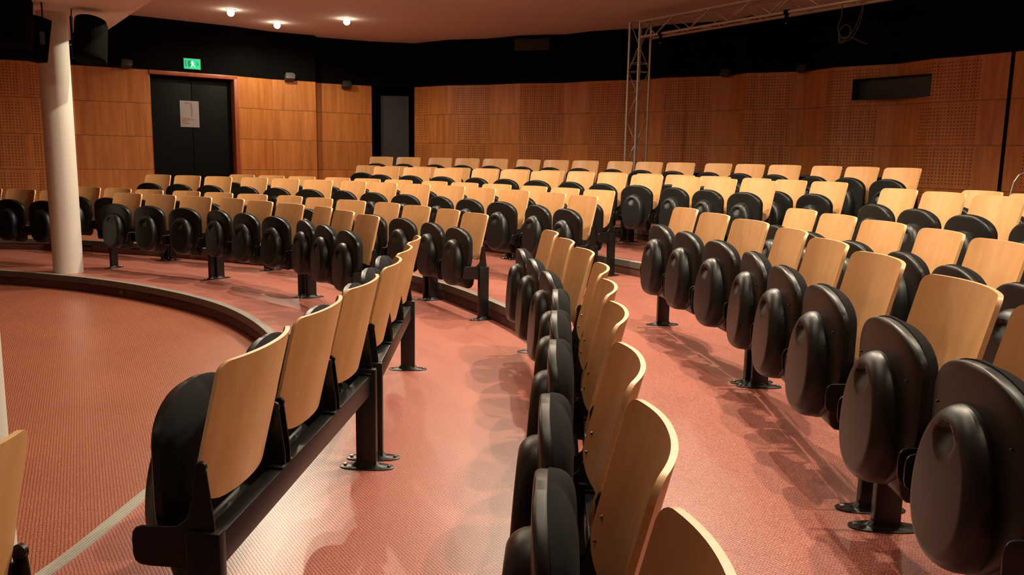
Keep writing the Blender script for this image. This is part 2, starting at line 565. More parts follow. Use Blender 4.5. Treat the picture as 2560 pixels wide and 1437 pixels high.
# wall_right with the booth window opening; seam of a panel lies at (3.29,14.31)
sseam = dist_along(RW, (3.31, 14.27))
u0r = 1.52 * 10 - sseam
hs0 = dist_along(RW, (4.92, 12.45)); hs1 = dist_along(RW, (5.56, 11.42))
wall_strip('wall_right', RW, 0.3, WT, M_WALLP, u0=u0r, hole=(u0r + hs0, u0r + hs1, 2.235, 2.53))
wall_strip('wall_side', RW2, 0.3, WT, M_WALLP, u0=0.4)
# black upper walls
allpts = LW + LW2 + RW + RW2
wall_strip('wall_upper', allpts, WT, CEIL + 0.02, M_BLACKWALL)
# stage side and rear close the room
endp = RW2[-1]
wall_strip('wall_stage', [LW[0], (-12.6, 9.0), (-13.2, 3.7), (-11.5, -4.5), (-7.0, -9.5), endp], -0.2, CEIL, M_BLACKWALL)

# gap in the far corner with a dark door
def seg_panel(name, a, b, z0, z1, off, th, mat, bevel=0.0, parent=None):
    A, B = Vector((a[0], a[1], 0)), Vector((b[0], b[1], 0))
    d = (B - A); l = d.length; d.normalize()
    nrm = Vector((d.y, -d.x, 0))
    mb = MB()
    c = (A + B) / 2 + nrm * off
    ang = math.atan2(d.y, d.x)
    M = Matrix.Translation((c.x, c.y, (z0 + z1) / 2)) @ Matrix.Rotation(ang, 4, 'Z')
    mb.box((0, 0, 0), (l, th, z1 - z0), M)
    return mb.build(name, mat, parent, bevel=bevel)
gap = wall_strip('wall_gap', [(-2.95, 17.48), (-2.9, 17.9), (-2.15, 18.0), (-2.09, 17.66)], 0.3, WT, M_BLACKWALL)
d2 = seg_panel('door_2', (-2.82, 17.84), (-2.24, 17.92), 0.44, 2.55, 0.0, 0.04, simple('dark_green_door', (0.018, 0.02, 0.018), 0.55))
tag(d2, kind='structure')

# door_1 : black double door in a red-brown frame
DA, DB = Vector((-6.34, 14.76, 0)), Vector((-5.14, 15.73, 0))
dd = (DB - DA).normalized(); dn = Vector((dd.y, -dd.x, 0)); dl = (DB - DA).length
ang = math.atan2(dd.y, dd.x)
Mdoor = Matrix.Translation((DA.x, DA.y, 0)) @ Matrix.Rotation(ang, 4, 'Z')     # local x along the wall, -y into the hall
door = tag(empty('door_1', (DA.x, DA.y, 0.44), ang), kind='structure')
def dpart(name, boxes, mat, bevel=0.003):
    mb = MB()
    for c, s in boxes:
        mb.box((c[0], c[1], c[2] - 0.44), s)
    return mb.build(name, mat, door, bevel=bevel)
dpart('door_frame', [((dl / 2, 0.04, 2.685), (dl, 0.14, 0.07)), ((dl - 0.035, 0.10, 1.55), (0.075, 0.30, 2.22)), ((0.01, 0.12, 1.55), (0.02, 0.2, 2.22))], M_JAMB)
dpart('door_leaf', [((0.02 + (dl - 0.09) / 4, 0.14, 1.55), ((dl - 0.10) / 2 - 0.004, 0.045, 2.2))], M_DOORBLK)
dpart('door_leaf', [((0.02 + 3 * (dl - 0.09) / 4, 0.14, 1.55), ((dl - 0.10) / 2 - 0.004, 0.045, 2.2))], M_DOORBLK)
# poster on the door
pw, ph_ = 0.335, 0.465
pc = Mdoor @ Vector((0.70, 0.112, 2.00))
poster = tag(empty('poster', (pc.x, pc.y, pc.z), ang), 'pale printed paper poster taped to the black double door', 'poster')
MB().box((0, 0, 0), (pw, 0.003, ph_)).build('paper', M_PAPER, poster)
mb = MB()
mb.prism([(0.0, 0.21), (0.05, 0.19), (0.06, 0.08), (0.045, -0.06), (0.03, -0.06), (0.02, 0.08)], -0.0025, -0.0018, 'y')
mb.prism([(-0.09, 0.19), (0.0, 0.21), (0.0, 0.19), (-0.085, 0.17)], -0.0025, -0.0018, 'y')
mb.build('drawing', M_INKG, poster)
mb = MB()
mb.box((-0.07, -0.0022, -0.085), (0.14, 0.001, 0.022)); mb.box((-0.085, -0.0022, -0.115), (0.11, 0.001, 0.015)); mb.box((-0.10, -0.0022, -0.14), (0.08, 0.001, 0.012))
mb.build('red_text_block', M_INKR, poster)
mb = MB()
mb.box((0.03, -0.0022, -0.098), (0.13, 0.001, 0.008)); mb.box((-0.08, -0.0022, -0.165), (0.12, 0.001, 0.012))
mb.build('dark_text_line', M_INK, poster)

# exit sign above the door
ec = Mdoor @ Vector((0.735, -0.04, 2.87))
ex = tag(empty('exit_sign', (ec.x, ec.y, ec.z), ang), 'glowing green emergency exit sign above the black double door', 'exit sign')
MB().box((0, 0.035, 0), (0.30, 0.05, 0.19)).build('housing', M_EXITBOX, ex, bevel=0.004)
MB().box((0, 0.006, 0), (0.285, 0.006, 0.175)).build('green_panel', M_EXIT, ex)
mb = MB()   # doorway, arrow
mb.prism([(-0.12, -0.05), (-0.12, 0.055), (-0.105, 0.055), (-0.105, -0.05)], 0.0015, 0.0025, 'y')
mb.prism([(-0.075, -0.05), (-0.075, 0.055), (-0.03, 0.055), (-0.03, -0.05)], 0.0015, 0.0025, 'y')
mb.build('doorway_pictogram', M_EXITD, ex)
mb = MB()   # running figure
mb.prism([(0.005 + 0.012 * math.cos(a * math.pi / 5), 0.045 + 0.012 * math.sin(a * math.pi / 5)) for a in range(10)], 0.0005, 0.0018, 'y')
mb.prism([(-0.012, 0.03), (0.012, 0.032), (0.018, -0.005), (-0.004, -0.008)], 0.0005, 0.0018, 'y')
mb.prism([(-0.012, 0.03), (-0.03, 0.012), (-0.024, 0.006), (-0.006, 0.02)], 0.0005, 0.0018, 'y')
mb.prism([(0.012, 0.032), (0.034, 0.012), (0.029, 0.006), (0.008, 0.02)], 0.0005, 0.0018, 'y')
mb.prism([(-0.004, -0.006), (0.008, -0.008), (-0.012, -0.055), (-0.028, -0.06)], 0.0005, 0.0018, 'y')
mb.prism([(0.004, -0.006), (0.018, -0.005), (0.034, -0.03), (0.05, -0.05), (0.04, -0.055), (0.022, -0.038)], 0.0005, 0.0018, 'y')
mb.build('running_figure', M_EXITW, ex)
mb = MB()
mb.prism([(0.075, 0.035), (0.115, 0.0), (0.075, -0.035), (0.085, 0.0)], 0.0005, 0.0018, 'y')
mb.build('arrow_pictogram', M_EXITD, ex)

# booth window in the right wall
WA, WB = Vector((4.92, 12.45, 0)), Vector((5.56, 11.42, 0))
wn_ = tag(empty('window_1', (WA.x, WA.y, 2.235)), kind='structure')
wd = (WB - WA).normalized(); wnn = Vector((-wd.y, wd.x, 0))      # pointing away from the hall
if wnn.dot(Vector((CX, CY, 0)) - WA) > 0: wnn = -wnn
def wbox(name, pts, z0, z1, mat, closed=False):
    mb = MB()
    vs = []
    for p in pts:
        vs += [(p.x - WA.x, p.y - WA.y, z0 - 2.235), (p.x - WA.x, p.y - WA.y, z1 - 2.235)]
    fs = [(2 * i, 2 * i + 2, 2 * i + 3, 2 * i + 1) for i in range(len(pts) - 1)]
    mb.add(vs, fs)
    n = len(pts)
    if closed:
        mb.f.append([2 * i for i in range(n)]); mb.m.append(0); mb.s.append(False)
        mb.f.append([2 * i + 1 for i in range(n)]); mb.m.append(0); mb.s.append(False)
    return mb.build(name, mat, wn_, recalc=False)
back = 0.5
wbox('reveal', [WA, WA + wnn * back, WB + wnn * back, WB], 2.235, 2.53, simple('booth_dark', (0.015, 0.02, 0.018), 0.6), closed=True)
ga, gb = WA + wnn * 0.16, WB + wnn * 0.16
wbox('pane', [ga, gb], 2.236, 2.529, M_GLASS)
bl = WA + (WB - WA) * 0.95 + wnn * 0.145
mb = MB()
for k in range(8):
    a = k * math.pi / 4
    mb.tube((bl.x - WA.x, bl.y - WA.y, 0.255), (bl.x - WA.x - wnn.x * 0.01, bl.y - WA.y - wnn.y * 0.01, 0.255), 0.008, 10)
    break
mb.build('indicator_light', simple('booth_lamp', (1, 1, 1), 0.4, emit=(1, 0.95, 0.9), es=4), wn_)

# dark joint strip near the right edge
jt = seg_panel('trim_5', (6.119, 10.592), (6.141, 10.558), 0.44, WT, 0.0, 0.02, M_BLACKWALL)
tag(jt, kind='structure')

# ceiling
mb = MB()
cp = [(CX + 18.5 * math.cos(a * math.pi / 24), CY + 18.5 * math.sin(a * math.pi / 24), CEIL) for a in range(48)]
mb.add(cp, [tuple(range(47, -1, -1))])
ce = mb.build('ceiling', M_CEIL, recalc=False)
tag(ce, kind='structure')
mb = MB()
can = [(-8.9, 12.8), (-7.25, 12.05), (-6.11, 11.50), (-5.60, 11.2), (-5.17, 10.72), (-4.67, 10.0), (-4.13, 9.21), (-3.30, 8.02), (-2.9, 6.8), (-2.75, 5.2), (-3.2, 3.4), (-4.4, 1.9),
       (-6.2, 0.9), (-9, 1.0), (-11.8, 2.5), (-12.2, 8.5), (-10.8, 12.2)]
mb.prism(can, 2.77, CEIL + 0.01)
o = mb.build('ceiling', M_CEIL)
tag(o, kind='structure')

# ------------------------------------------------------------------ columns
def column(name, x, y, z0, z1, r, label):
    mb = MB(); n = 48
    vs = []
    zs = [z0, z0 + 0.006, z1]
    rs = [r * 0.995, r, r]
    for zz, rr in zip(zs, rs):
        for k in range(n):
            a = 2 * math.pi * k / n
            vs.append((rr * math.cos(a), rr * math.sin(a), zz - z0))
    fs = [(i * n + k, i * n + (k + 1) % n, (i + 1) * n + (k + 1) % n, (i + 1) * n + k) for i in range(2) for k in range(n)]
    mb.add(vs, fs, 0, True)
    mb.f.append(list(range(n))); mb.m.append(0); mb.s.append(False)
    mb.f.append(list(range(2 * n, 3 * n))); mb.m.append(0); mb.s.append(False)
    o = mb.build(name, M_COLUMN)
    o.location = (x, y, z0)
    tag(o, label, 'column')
column('round_column', -4.92, 9.12, 0.0, 2.772, 0.15, 'round white column standing on the first step beside a black loudspeaker')
column('round_column', -1.315, 1.80, FL[0], CEIL, 0.155, 'round white column cropped by the left picture edge in the foreground')

# ------------------------------------------------------------------ tip-up chair
W2 = 0.23
SAG = 0.05
ZT, ZB = 0.861, 0.488
def back_y(z):
    return 0.24 * (ZT - z)
def make_backrest(parent):
    th = 0.013
    nu, nv = 20, 22
    rT, rB = 0.03, 0.085
    zs = []
    for j in range(nv + 1):
        t = j / nv
        zs.append(ZB + (ZT - ZB) * (0.5 - 0.5 * math.cos(math.pi * t)))
    def halfw(z):
        w = W2
        if z > ZT - rT:
            q = (z - (ZT - rT)) / rT; w = W2 - rT * (1 - math.sqrt(max(0, 1 - q * q)))
        if z < ZB + rB:
            q = (ZB + rB - z) / rB; w = W2 - rB * 1.25 * (1 - math.sqrt(max(0, 1 - q * q)))
        return w
    mb = MB()
    vs = []
    for side in (0, 1):
        for z in zs:
            w = halfw(z)
            for i in range(nu + 1):
                u = -1 + 2 * i / nu
                u = math.sin(u * math.pi / 2) * 0.5 + u * 0.5
                x = u * w
                s = -SAG * (1 - abs(x / W2) ** 2.2)
                sl = 2.2 * SAG * abs(x / W2) ** 1.2 / W2 * (1 if x > 0 else -1)
                nx, ny = -sl, 1.0
                l = math.hypot(nx, ny)
                off = -th * side
                # slight crown so that the top edge is not dead straight
                zz = z + (0.004 * (1 - (x / W2) ** 2) if z > 0.7 else -0.004 * (1 - (x / W2) ** 2))
                vs.append((x + nx / l * off, -(back_y(z) + s + ny / l * off), zz))
    N = (nu + 1) * (nv + 1)
    fs = []
    for side in (0, 1):
        for j in range(nv):
            for i in range(nu):
                a = side * N + j * (nu + 1) + i
                q = (a, a + 1, a + nu + 2, a + nu + 1)
                fs.append(q if side == 0 else q[::-1])
    mb.add(vs, fs, 0, True)
    rim = []
    rim += [(0, i) for i in range(nu)]
    ring = [0 * (nu + 1) + i for i in range(nu + 1)] + [j * (nu + 1) + nu for j in range(1, nv + 1)] + [nv * (nu + 1) + i for i in range(nu - 1, -1, -1)] + [j * (nu + 1) for j in range(nv - 1, 0, -1)]
    for a, b in zip(ring, ring[1:] + ring[:1]):
        mb.f.append([b, a, a + N, b + N]); mb.m.append(1); mb.s.append(True)
    ob = mb.build('backrest', [M_PLY, M_EDGE], parent)
    return ob

S_TOP, S_BOT = 0.752, 0.262
def seat_outline_w(z, top=S_TOP, bot=S_BOT):
    """half width of the folded seat shell at height z"""
    W = 0.230
    if z >= top or z <= bot: return 0.0
    w = W
    dz = top - z
    if dz < 0.115:
        q = 1 - dz / 0.115
        w = W * (1 - q ** 2.0) ** 0.48
    t = (z - bot) / (top - bot)
    if t < 0.46:
        q = (0.46 - t) / 0.46
        w = W * (1 - q ** 2.3) ** (1 / 1.7) * (1 - 0.12 * q) + 0.0
    return max(w, 0.0)

def seat_ring_mesh(mb, nu, nv, yf, yb, top, bot, inset=0.0, mi=0):
    zs = [bot + 0.0006 + (top - bot - 0.0012) * (0.5 - 0.5 * math.cos(math.pi * j / nv)) for j in range(nv + 1)]
    vs = []
    for side in (0, 1):
        for z in zs:
            w = max(seat_outline_w(z, top, bot) - inset, 0.002)
            for i in range(nu + 1):
                u = -1 + 2 * i / nu
                u = u * 0.55 + 0.45 * math.sin(u * math.pi / 2)
                vs.append((u * w, -(yf if side == 0 else yb)(u, (z - bot) / (top - bot), u * w, z), z))
    N = (nu + 1) * (nv + 1)
    fs = []
    for j in range(nv):
        for i in range(nu):
            a = j * (nu + 1) + i
            fs.append((a, a + 1, a + nu + 2, a + nu + 1))
            fs.append((N + a, N + a + nu + 1, N + a + nu + 2, N + a + 1))
    o = len(mb.v)
    mb.add(vs, fs, mi, True)
    ring = [i for i in range(nu + 1)] + [j * (nu + 1) + nu for j in range(1, nv + 1)] + [nv * (nu + 1) + i for i in range(nu - 1, -1, -1)] + [j * (nu + 1) for j in range(nv - 1, 0, -1)]
    for a, b in zip(ring, ring[1:] + ring[:1]):
        mb.f.append([o + b, o + a, o + a + N, o + b + N]); mb.m.append(mi); mb.s.append(True)

def shell_front(u, t, x, z):
    e = min(1.0, abs(u))
    edge = (1 - e ** 10)
    edge *= 1 - max(0, (t - 0.95) / 0.05) ** 3
    edge *= 1 - max(0, (0.06 - t) / 0.06) ** 3
    # the shell is dished: its sides sweep back a little
    return 0.186 + 0.010 * edge ** 0.5 - 0.012 * abs(x / 0.222) ** 3

def pod_y(a, r):
    """front of the egg-shaped pod at polar (a, r); returns x, y, z"""
    ca, sa = math.cos(a), math.sin(a)
    ax = 0.154
    az = 0.206 if sa > 0 else 0.190
    x = ax * r * abs(ca) ** 0.90 * (1 if ca > 0 else -1) * (1 - 0.06 * r * sa)
    z = 0.452 + az * r * abs(sa) ** 0.94 * (1 if sa > 0 else -1)
    e = 0.24
    tdn = 0.5 - 0.5 * r * sa          # 0 at the top, 1 at the bottom
    y = 0.056 + 0.026 * tdn
    if r > 1 - e:
        q = (r - (1 - e)) / e
        y *= (1 - min(1.0, q) ** 2.3) ** 0.5
    y += 0.004 * (1 - r * r)
    gx, gz = x / 0.045, (z - 0.576) / 0.038
    if gz < 0: gz *= 0.75
    g = gx * gx + gz * gz
    if g < 1:
        depth = 0.027 * (1 - g) ** 0.48
        depth *= max(0.15, min(1.0, 0.60 + 0.60 * gz))
        y -= depth
    return x, 0.186 + y, z

def make_seat(parent):
    mb = MB()
    seat_ring_mesh(mb, 26, 34, shell_front, lambda u, t, x, z: 0.166 - 0.012 * abs(x / 0.222) ** 3, S_TOP, S_BOT)
    seat = mb.build('seat', [M_SHELL], parent)
    # egg-shaped pod under the seat with a finger scoop
    mb = MB(); na, nr = 64, 34
    vs = []
    for q in range(1, nr + 1):
        r = (q / nr)
        r = r * 0.8 + 0.2 * (1 - (1 - r) ** 2)
        for k in range(na):
            x, y, z = pod_y(2 * math.pi * k / na, r)
            vs.append((x, -y, z))
    x, y, z = pod_y(0, 0)
    vs.append((x, -y, z))
    fs = [(q * na + k, q * na + (k + 1) % na, (q + 1) * na + (k + 1) % na, (q + 1) * na + k) for q in range(nr - 1) for k in range(na)]
    fs += [(nr * na, (k + 1) % na, k) for k in range(na)]
    # skirt back into the shell
    o = len(vs)
    for k in range(na):
        x, y, z = pod_y(2 * math.pi * k / na, 1.0)
        vs.append((x, -0.172, z))
    fs += [((nr - 1) * na + k, (nr - 1) * na + (k + 1) % na, o + (k + 1) % na, o + k) for k in range(na)]
    fs.append(tuple(o + k for k in range(na)))
    mb.add(vs, fs, 0, True)
    mb.build('seat_underside', [M_SHELL], seat)
    # hinge housing behind the lower end of the pod
    mb = MB()
    mb.prism([(-0.180, 0.300), (-0.180, 0.405), (-0.105, 0.405), (-0.085, 0.385), (-0.080, 0.330), (-0.088, 0.285), (-0.105, 0.262), (-0.130, 0.253), (-0.155, 0.258), (-0.172, 0.274)], -0.165, 0.165, 'x')
    mb.build('hinge_housing', [M_STEEL], seat, bevel=0.010, seg=2)
    # cushion on the sitting side
    mb = MB()
    ct, cb = S_TOP + 0.004, S_BOT + 0.060
    def cback(u, t, x, z):
        prof = max(0.0, 1 - abs(u) ** 4.5) ** 0.5 * max(0.0, 1 - abs(2 * t - 1) ** 7) ** 0.5
        th = 0.060 - 0.012 * math.exp(-(x / 0.028) ** 2) * (1 if t > 0.45 else 0)
        return 0.168 - 0.012 * abs(x / 0.222) ** 3 - th * prof
    seat_ring_mesh(mb, 22, 30, lambda u, t, x, z: 0.168 - 0.012 * abs(x / 0.222) ** 3, cback, ct, cb, 0.001)
    mb.build('cushion', [M_FABRIC], seat)
    for x, z in ((-0.175, 0.615), (0.175, 0.615), (-0.045, 0.305), (0.045, 0.305)):
        y = 0.196 if z > 0.5 else 0.236
        m2 = MB(); m2.tube((x, -y + 0.006, z), (x, -y + 0.001, z), 0.0032, 8)
        m2.build('screw', [M_FIXTD], seat)
    return seat

def make_brackets(parent):
    for s in (-1, 1):
        x = s * 0.2475
        prof = [(0.020, 0.412), (0.014, 0.424), (0.014, 0.46), (0.030, 0.600), (0.040, 0.612), (0.056, 0.610), (0.062, 0.598), (0.060, 0.585), (0.068, 0.52), (0.082, 0.475), (0.11, 0.452)] + [(0.200, 0.450), (0.214, 0.445), (0.222, 0.434), (0.225, 0.415), (0.224, 0.375), (0.219, 0.358), (0.206, 0.349), (0.18, 0.346), (0.13, 0.345), (0.10, 0.340), (0.055, 0.335), (0.020, 0.335)]
        mb = MB()
        mb.prism([(-y, z) for y, z in prof], x - 0.0035 * 1, x + 0.0035, 'x')
        # flange carrying the backrest
        fl = []
        for z in (0.49, 0.602):
            for yo in (0.0, -0.005):
                fl.append((z, yo))
        x0, x1 = s * 0.2475, s * 0.226
        def by(x, z): return back_y(z) - SAG * (1 - abs(min(1, abs(x) / W2)) ** 2.2) - 0.0135
        vs = []
        for xx in (x0, x1):
            for z in (0.50, 0.590):
                for yo in (0.0, -0.006):
                    vs.append((xx, -(by(xx, z) + yo), z))
        mb.add(vs, [(0, 1, 3, 2), (4, 6, 7, 5), (0, 4, 5, 1), (2, 3, 7, 6), (0, 2, 6, 4), (1, 5, 7, 3)])
        mb.tube((x - 0.006, -0.043, 0.605), (x + 0.006, -0.043, 0.605), 0.015, 14)
        # hinge pin towards the seat
        mb.tube((x, -0.168, 0.40), (x - s * 0.075, -0.168, 0.40), 0.012, 12)
        mb.box((x - s * 0.012, -0.038, 0.424), (0.03, 0.05, 0.006))
        br = mb.build('bracket', [M_STEEL], parent, bevel=0.0015, seg=1)

def make_chair():
    root = empty('tip_up_chair')
    b = make_backrest(root)
    for s in (-1, 1):
        for z in (0.60, 0.545):
            mb = MB()
            x = s * 0.205
            y = back_y(z) - SAG * (1 - (abs(x) / W2) ** 2.2)
            mb.tube((x, -y + 0.002, z), (x, -y - 0.003, z), 0.0065, 10, r2=0.004)
            mb.build('screw', [M_CHROME], b)
    make_seat(root)
    make_brackets(root)
    return root

def make_frame(length):
    """black beam with a post and an oval floor plate at each end"""
    root = empty('beam_frame')
    yb = -0.040
    MB().box((0, yb, 0.375), (length - 0.04, 0.05, 0.085)).build('beam', [M_STEEL], root, bevel=0.004)
    for s in (-1, 1):
        x = s * (length / 2 - 0.024)
        mb = MB()
        mb.box((x, yb, 0.224), (0.040, 0.088, 0.440))
        mb.build('post', [M_STEEL], root, bevel=0.006)
        # oval pressed plate
        mb = MB(); n = 40
        prof = [(1.0, 0.0), (1.0, 0.004), (0.93, 0.006), (0.62, 0.007), (0.50, 0.012), (0.40, 0.026), (0.36, 0.028)]
        vs = []
        for q, (k, z) in enumerate(prof):
            for i in range(n):
                a = 2 * math.pi * i / n
                ca, sa = math.cos(a), math.sin(a)
                ex = 0.046 * k if q < 4 else (0.046 * 0.62 + (k - 0.62) * 0.03)
                sx_ = (abs(ca) ** 0.8) * (1 if ca > 0 else -1)
                sy_ = (abs(sa) ** 0.9) * (1 if sa > 0 else -1)
                vs.append((x + sx_ * ex, yb + sy_ * 0.120 * k, z))
        fs = [(q * n + i, q * n + (i + 1) % n, (q + 1) * n + (i + 1) % n, (q + 1) * n + i) for q in range(len(prof) - 1) for i in range(n)]
        mb.add(vs, fs, 0, True)
        mb.f.append(list(range(n))); mb.m.append(0); mb.s.append(False)
        mb.f.append(list(range((len(prof) - 1) * n, len(prof) * n))); mb.m.append(0); mb.s.append(False)
        bp = mb.build('base_plate', [M_STEEL], root)
        for t in (-1, 1):
            mb = MB(); mb.tube((x, yb + t * 0.098, 0.004), (x, yb + t * 0.098, 0.014), 0.008, 6)
            mb.build('bolt', [M_CHROME], bp)
    return root

# unit: row/block, tier, seats on the beam, seats that can be seen, centre x, y, angle
UNITS = [
 ('1L', 1, 3, (0, 1, 2), -5.876, 9.955, -20.0),
 ('1F', 1, 3, (0, 1, 2), -3.887, 9.198, -27.20),
 ('1F', 1, 3, (0, 1, 2), -2.537, 8.346, -42.51),
 ('1F', 1, 3, (0, 1, 2), -1.447, 7.096, -58.40),
 ('1N', 1, 3, (0, 1, 2), -0.594, 4.371, -88.44),
 ('1N', 1, 3, (0, 1, 2), -0.640, 2.686, -94.22),
 ('1N', 1, 3, (0,), -1.055, 0.693, -103.0),
 ('2F', 1, 3, (0, 1, 2), -5.026, 10.606, -23.86),
 ('2F', 1, 3, (0, 1, 2), -3.511, 9.936, -27.45),
 ('2F', 1, 3, (0, 1, 2), -2.121, 9.112, -39.84),
 ('2F', 1, 2, (0, 1), -1.100, 8.204, -50.30),
 ('2F', 1, 2, (0, 1), -0.456, 7.294, -60.80),
 ('2N', 1, 3, (0, 1, 2), 0.295, 4.916, -83.14),
 ('2N', 1, 3, (0, 1, 2), 0.347, 3.200, -93.27),
 ('2N', 1, 3, (0, 1, 2), 0.240, 1.467, -92.95),
 ('3F', 2, 3, (0, 1, 2), -4.439, 11.396, -23.73),
 ('3F', 2, 3, (0, 1, 2), -2.928, 10.739, -28.07),
 ('3F', 2, 3, (0, 1, 2), -1.539, 9.898, -39.09),
 ('3F', 2, 3, (0, 1, 2), -0.332, 8.774, -50.99),
 ('3F', 2, 2, (0, 1), 0.493, 7.615, -63.09),
 ('3N', 2, 3, (0, 1, 2), 1.252, 5.200, -82.18),
 ('3N', 2, 3, (0, 1, 2), 1.342, 3.547, -92.40),
 ('3N', 2, 3, (0, 1), 1.251, 1.830, -93.32),
 ('4F', 2, 3, (0, 1, 2), -3.491, 12.058, -23.89),
 ('4F', 2, 3, (0, 1, 2), -1.981, 11.311, -31.60),
 ('4F', 2, 3, (0, 1, 2), -0.609, 10.342, -41.36),
 ('4F', 2, 3, (0, 1, 2), 0.559, 9.120, -52.49),
 ('4N', 2, 3, (0, 1, 2), 2.066, 5.305, -84.60),
 ('4N', 2, 3, (0, 1, 2), 2.147, 3.669, -91.79),
 ('5F', 3, 3, (0, 1, 2), -1.400, 12.095, -28.79),
 ('5F', 3, 3, (0, 1, 2), -0.001, 11.122, -42.10),
 ('5F', 3, 3, (0, 1, 2), 1.162, 9.878, -50.82),
 ('5F', 3, 3, (0, 1, 2), 2.081, 8.416, -63.96),
 ('5N', 3, 3, (0, 1, 2), 2.844, 5.537, -84.58),
 ('5N', 3, 3, (0,), 2.95, 3.88, -90.0),
 ('6F', 3, 3, (0, 1, 2), -1.860, 13.212, -27.60),
 ('6F', 3, 3, (0, 1, 2), -0.402, 12.323, -35.81),
 ('6F', 3, 3, (0, 1, 2), 0.898, 11.204, -46.22),
 ('6F', 3, 3, (0, 1, 2), 1.954, 9.852, -56.61),
 ('6F', 3, 3, (0, 1, 2), 2.742, 8.304, -68.94),
 ('6N', 3, 3, (0, 1), 3.352, 5.408, -86.84),
 ('7F', 4, 2, (0, 1), -2.046, 14.435, -23.57),
 ('7F', 4, 3, (0, 1, 2), -0.765, 13.784, -30.05),
 ('7F', 4, 3, (0, 1, 2), 0.644, 12.819, -39.47),
 ('7F', 4, 3, (0, 1, 2), 1.871, 11.627, -49.25),
 ('7F', 4, 3, (0, 1, 2), 2.875, 10.237, -59.64),
 ('7F', 4, 3, (0, 1, 2), 3.600, 8.688, -70.73),
]
ROWN = {'1': 'front', '2': 'second', '3': 'third', '4': 'fourth', '5': 'fifth', '6': 'sixth', '7': 'back'}
ORD = ['first', 'second', 'third', 'fourth', 'fifth', 'sixth', 'seventh', 'eighth', 'ninth', 'tenth', 'eleventh', 'twelfth', 'thirteenth', 'fourteenth', 'fifteenth', 'sixteenth', 'seventeenth', 'eighteenth']
SP = 0.54
chair0 = make_chair(); used = False
frames = {}
count = {}; fcount = {}
total = {}; ftotal = {}
for key, t, n, vis, x, y, an in UNITS:
    total[key] = total.get(key, 0) + len(vis)
    ftotal[key] = ftotal.get(key, 0) + 1
for key, t, n, vis, x, y, an in UNITS:
    a = math.radians(an)
    ux, uy = math.cos(a), math.sin(a)
    row, blk = ROWN[key[0]], key[1]
    if blk == 'F':
        where = '%s row far block' % row; frm = 'from left in'
    elif blk == 'N':
        where = '%s row near block' % row; frm = 'from the far end of'
    else:
        where = 'dark front row block left of the column'; frm = 'from left in'
    for i in range(n):
        if i not in vis: continue
        if not used:
            c = chair0; used = True
        else:
            c = copy_tree(chair0)
        d = SP * (i - (n - 1) / 2)
        c.location = (x + ux * d, y + uy * d, FL[t])
        c.rotation_euler = (0, 0, a)
        k = count.get(key, 0); count[key] = k + 1
        if k == total[key] - 1 and k > 0 and blk == 'F':
            lab = 'wooden-backed tip-up chair at the right end of the ' + where
        elif k == total[key] - 1 and k > 1 and blk == 'N':
            lab = 'wooden-backed tip-up chair nearest the camera in the ' + where
        else:
            lab = 'wooden-backed tip-up chair, %s %s the %s' % (ORD[k], frm, where)
        tag(c, lab, 'chair', 'tip-up chairs of ' + where)
    if n not in frames:
        fr = make_frame(n * SP); frames[n] = fr
    else:
        fr = copy_tree(frames[n])
    fr.location = (x, y, FL[t]); fr.rotation_euler = (0, 0, a)
    k = fcount.get(key, 0); fcount[key] = k + 1
    if ftotal[key] == 1:
        lab = 'black steel beam carrying the chairs of the ' + where
    else:
        lab = 'black steel beam on two posts, %s beam %s the %s' % (ORD[k], frm, where)
    tag(fr, lab, 'seat frame', 'black seating beams of ' + where)

# ------------------------------------------------------------------ loudspeakers by the column
def speaker(loc, rz, tilt, w, h, d, label):
    root = empty('loudspeaker', loc, rz)
    tag(root, label, 'loudspeaker')
    mb = MB()
    pts = []
    n = 14
    for k in range(n + 1):
        a = math.pi * k / n
        pts.append((w / 2 * math.cos(a), -d * 0.55 * math.sin(a)))
    pts += [(-w / 2 * 0.8, d * 0.45), (w / 2 * 0.8, d * 0.45)]
    M = Matrix.Rotation(tilt, 4, 'X')
    mb.prism(pts, -h / 2, h / 2, 'z', 0, M)
    mb.build('cabinet', M_CABINET, root, bevel=0.006)
    mb = MB()
    pts2 = []
    for k in range(2, n - 1):
        a = math.pi * k / n
        pts2.append(((w / 2 + 0.003) * math.cos(a), -(d * 0.55 + 0.003) * math.sin(a)))
    pts3 = [(x * 0.96, y * 0.96) for x, y in reversed(pts2)]
    mb.prism(pts2 + pts3, -h / 2 + 0.03, h / 2 - 0.03, 'z', 0, M)
    mb.build('grille', M_GRILLE, root)
    return root
s1 = speaker((-4.39, 8.86, 2.455), math.radians(8), math.radians(-13), 0.295, 0.42, 0.34, 'black curved loudspeaker mounted on the right side of the round column')
mb = MB()
mb.box((-0.185, 0.03, 0.12), (0.018, 0.05, 0.24)); mb.box((-0.165, 0.03, 0.06), (0.05, 0.04, 0.03)); mb.box((-0.165, 0.03, -0.07), (0.05, 0.03, 0.02))
mb.tube((-0.185, 0.03, 0.24), (-0.175, 0.03, 0.34), 0.006)
mb.tube((-0.185, 0.03, 0.0), (-0.19, 0.03, -0.18), 0.010)
mb.tube((-0.19, 0.03, -0.03), (-0.24, 0.10, -0.03), 0.012)
mb.build('mounting_bracket', M_STEEL, s1, bevel=0.002)
MB().box((-0.02, 0.02, 0.335), (0.30, 0.10, 0.012)).build('ceiling_plate', M_CABINET, s1)
s2 = speaker((-4.77, 8.50, 2.42), math.radians(-30), math.radians(-10), 0.22, 0.42, 0.24, 'black curved loudspeaker hanging just left of the round column')
for xx in (0.08, -0.09):
    mb = MB(); mb.tube((xx, 0.05, 0.15), (xx, 0.05, 0.36), 0.008); mb.build('hanging_rod', M_STEEL, s2)
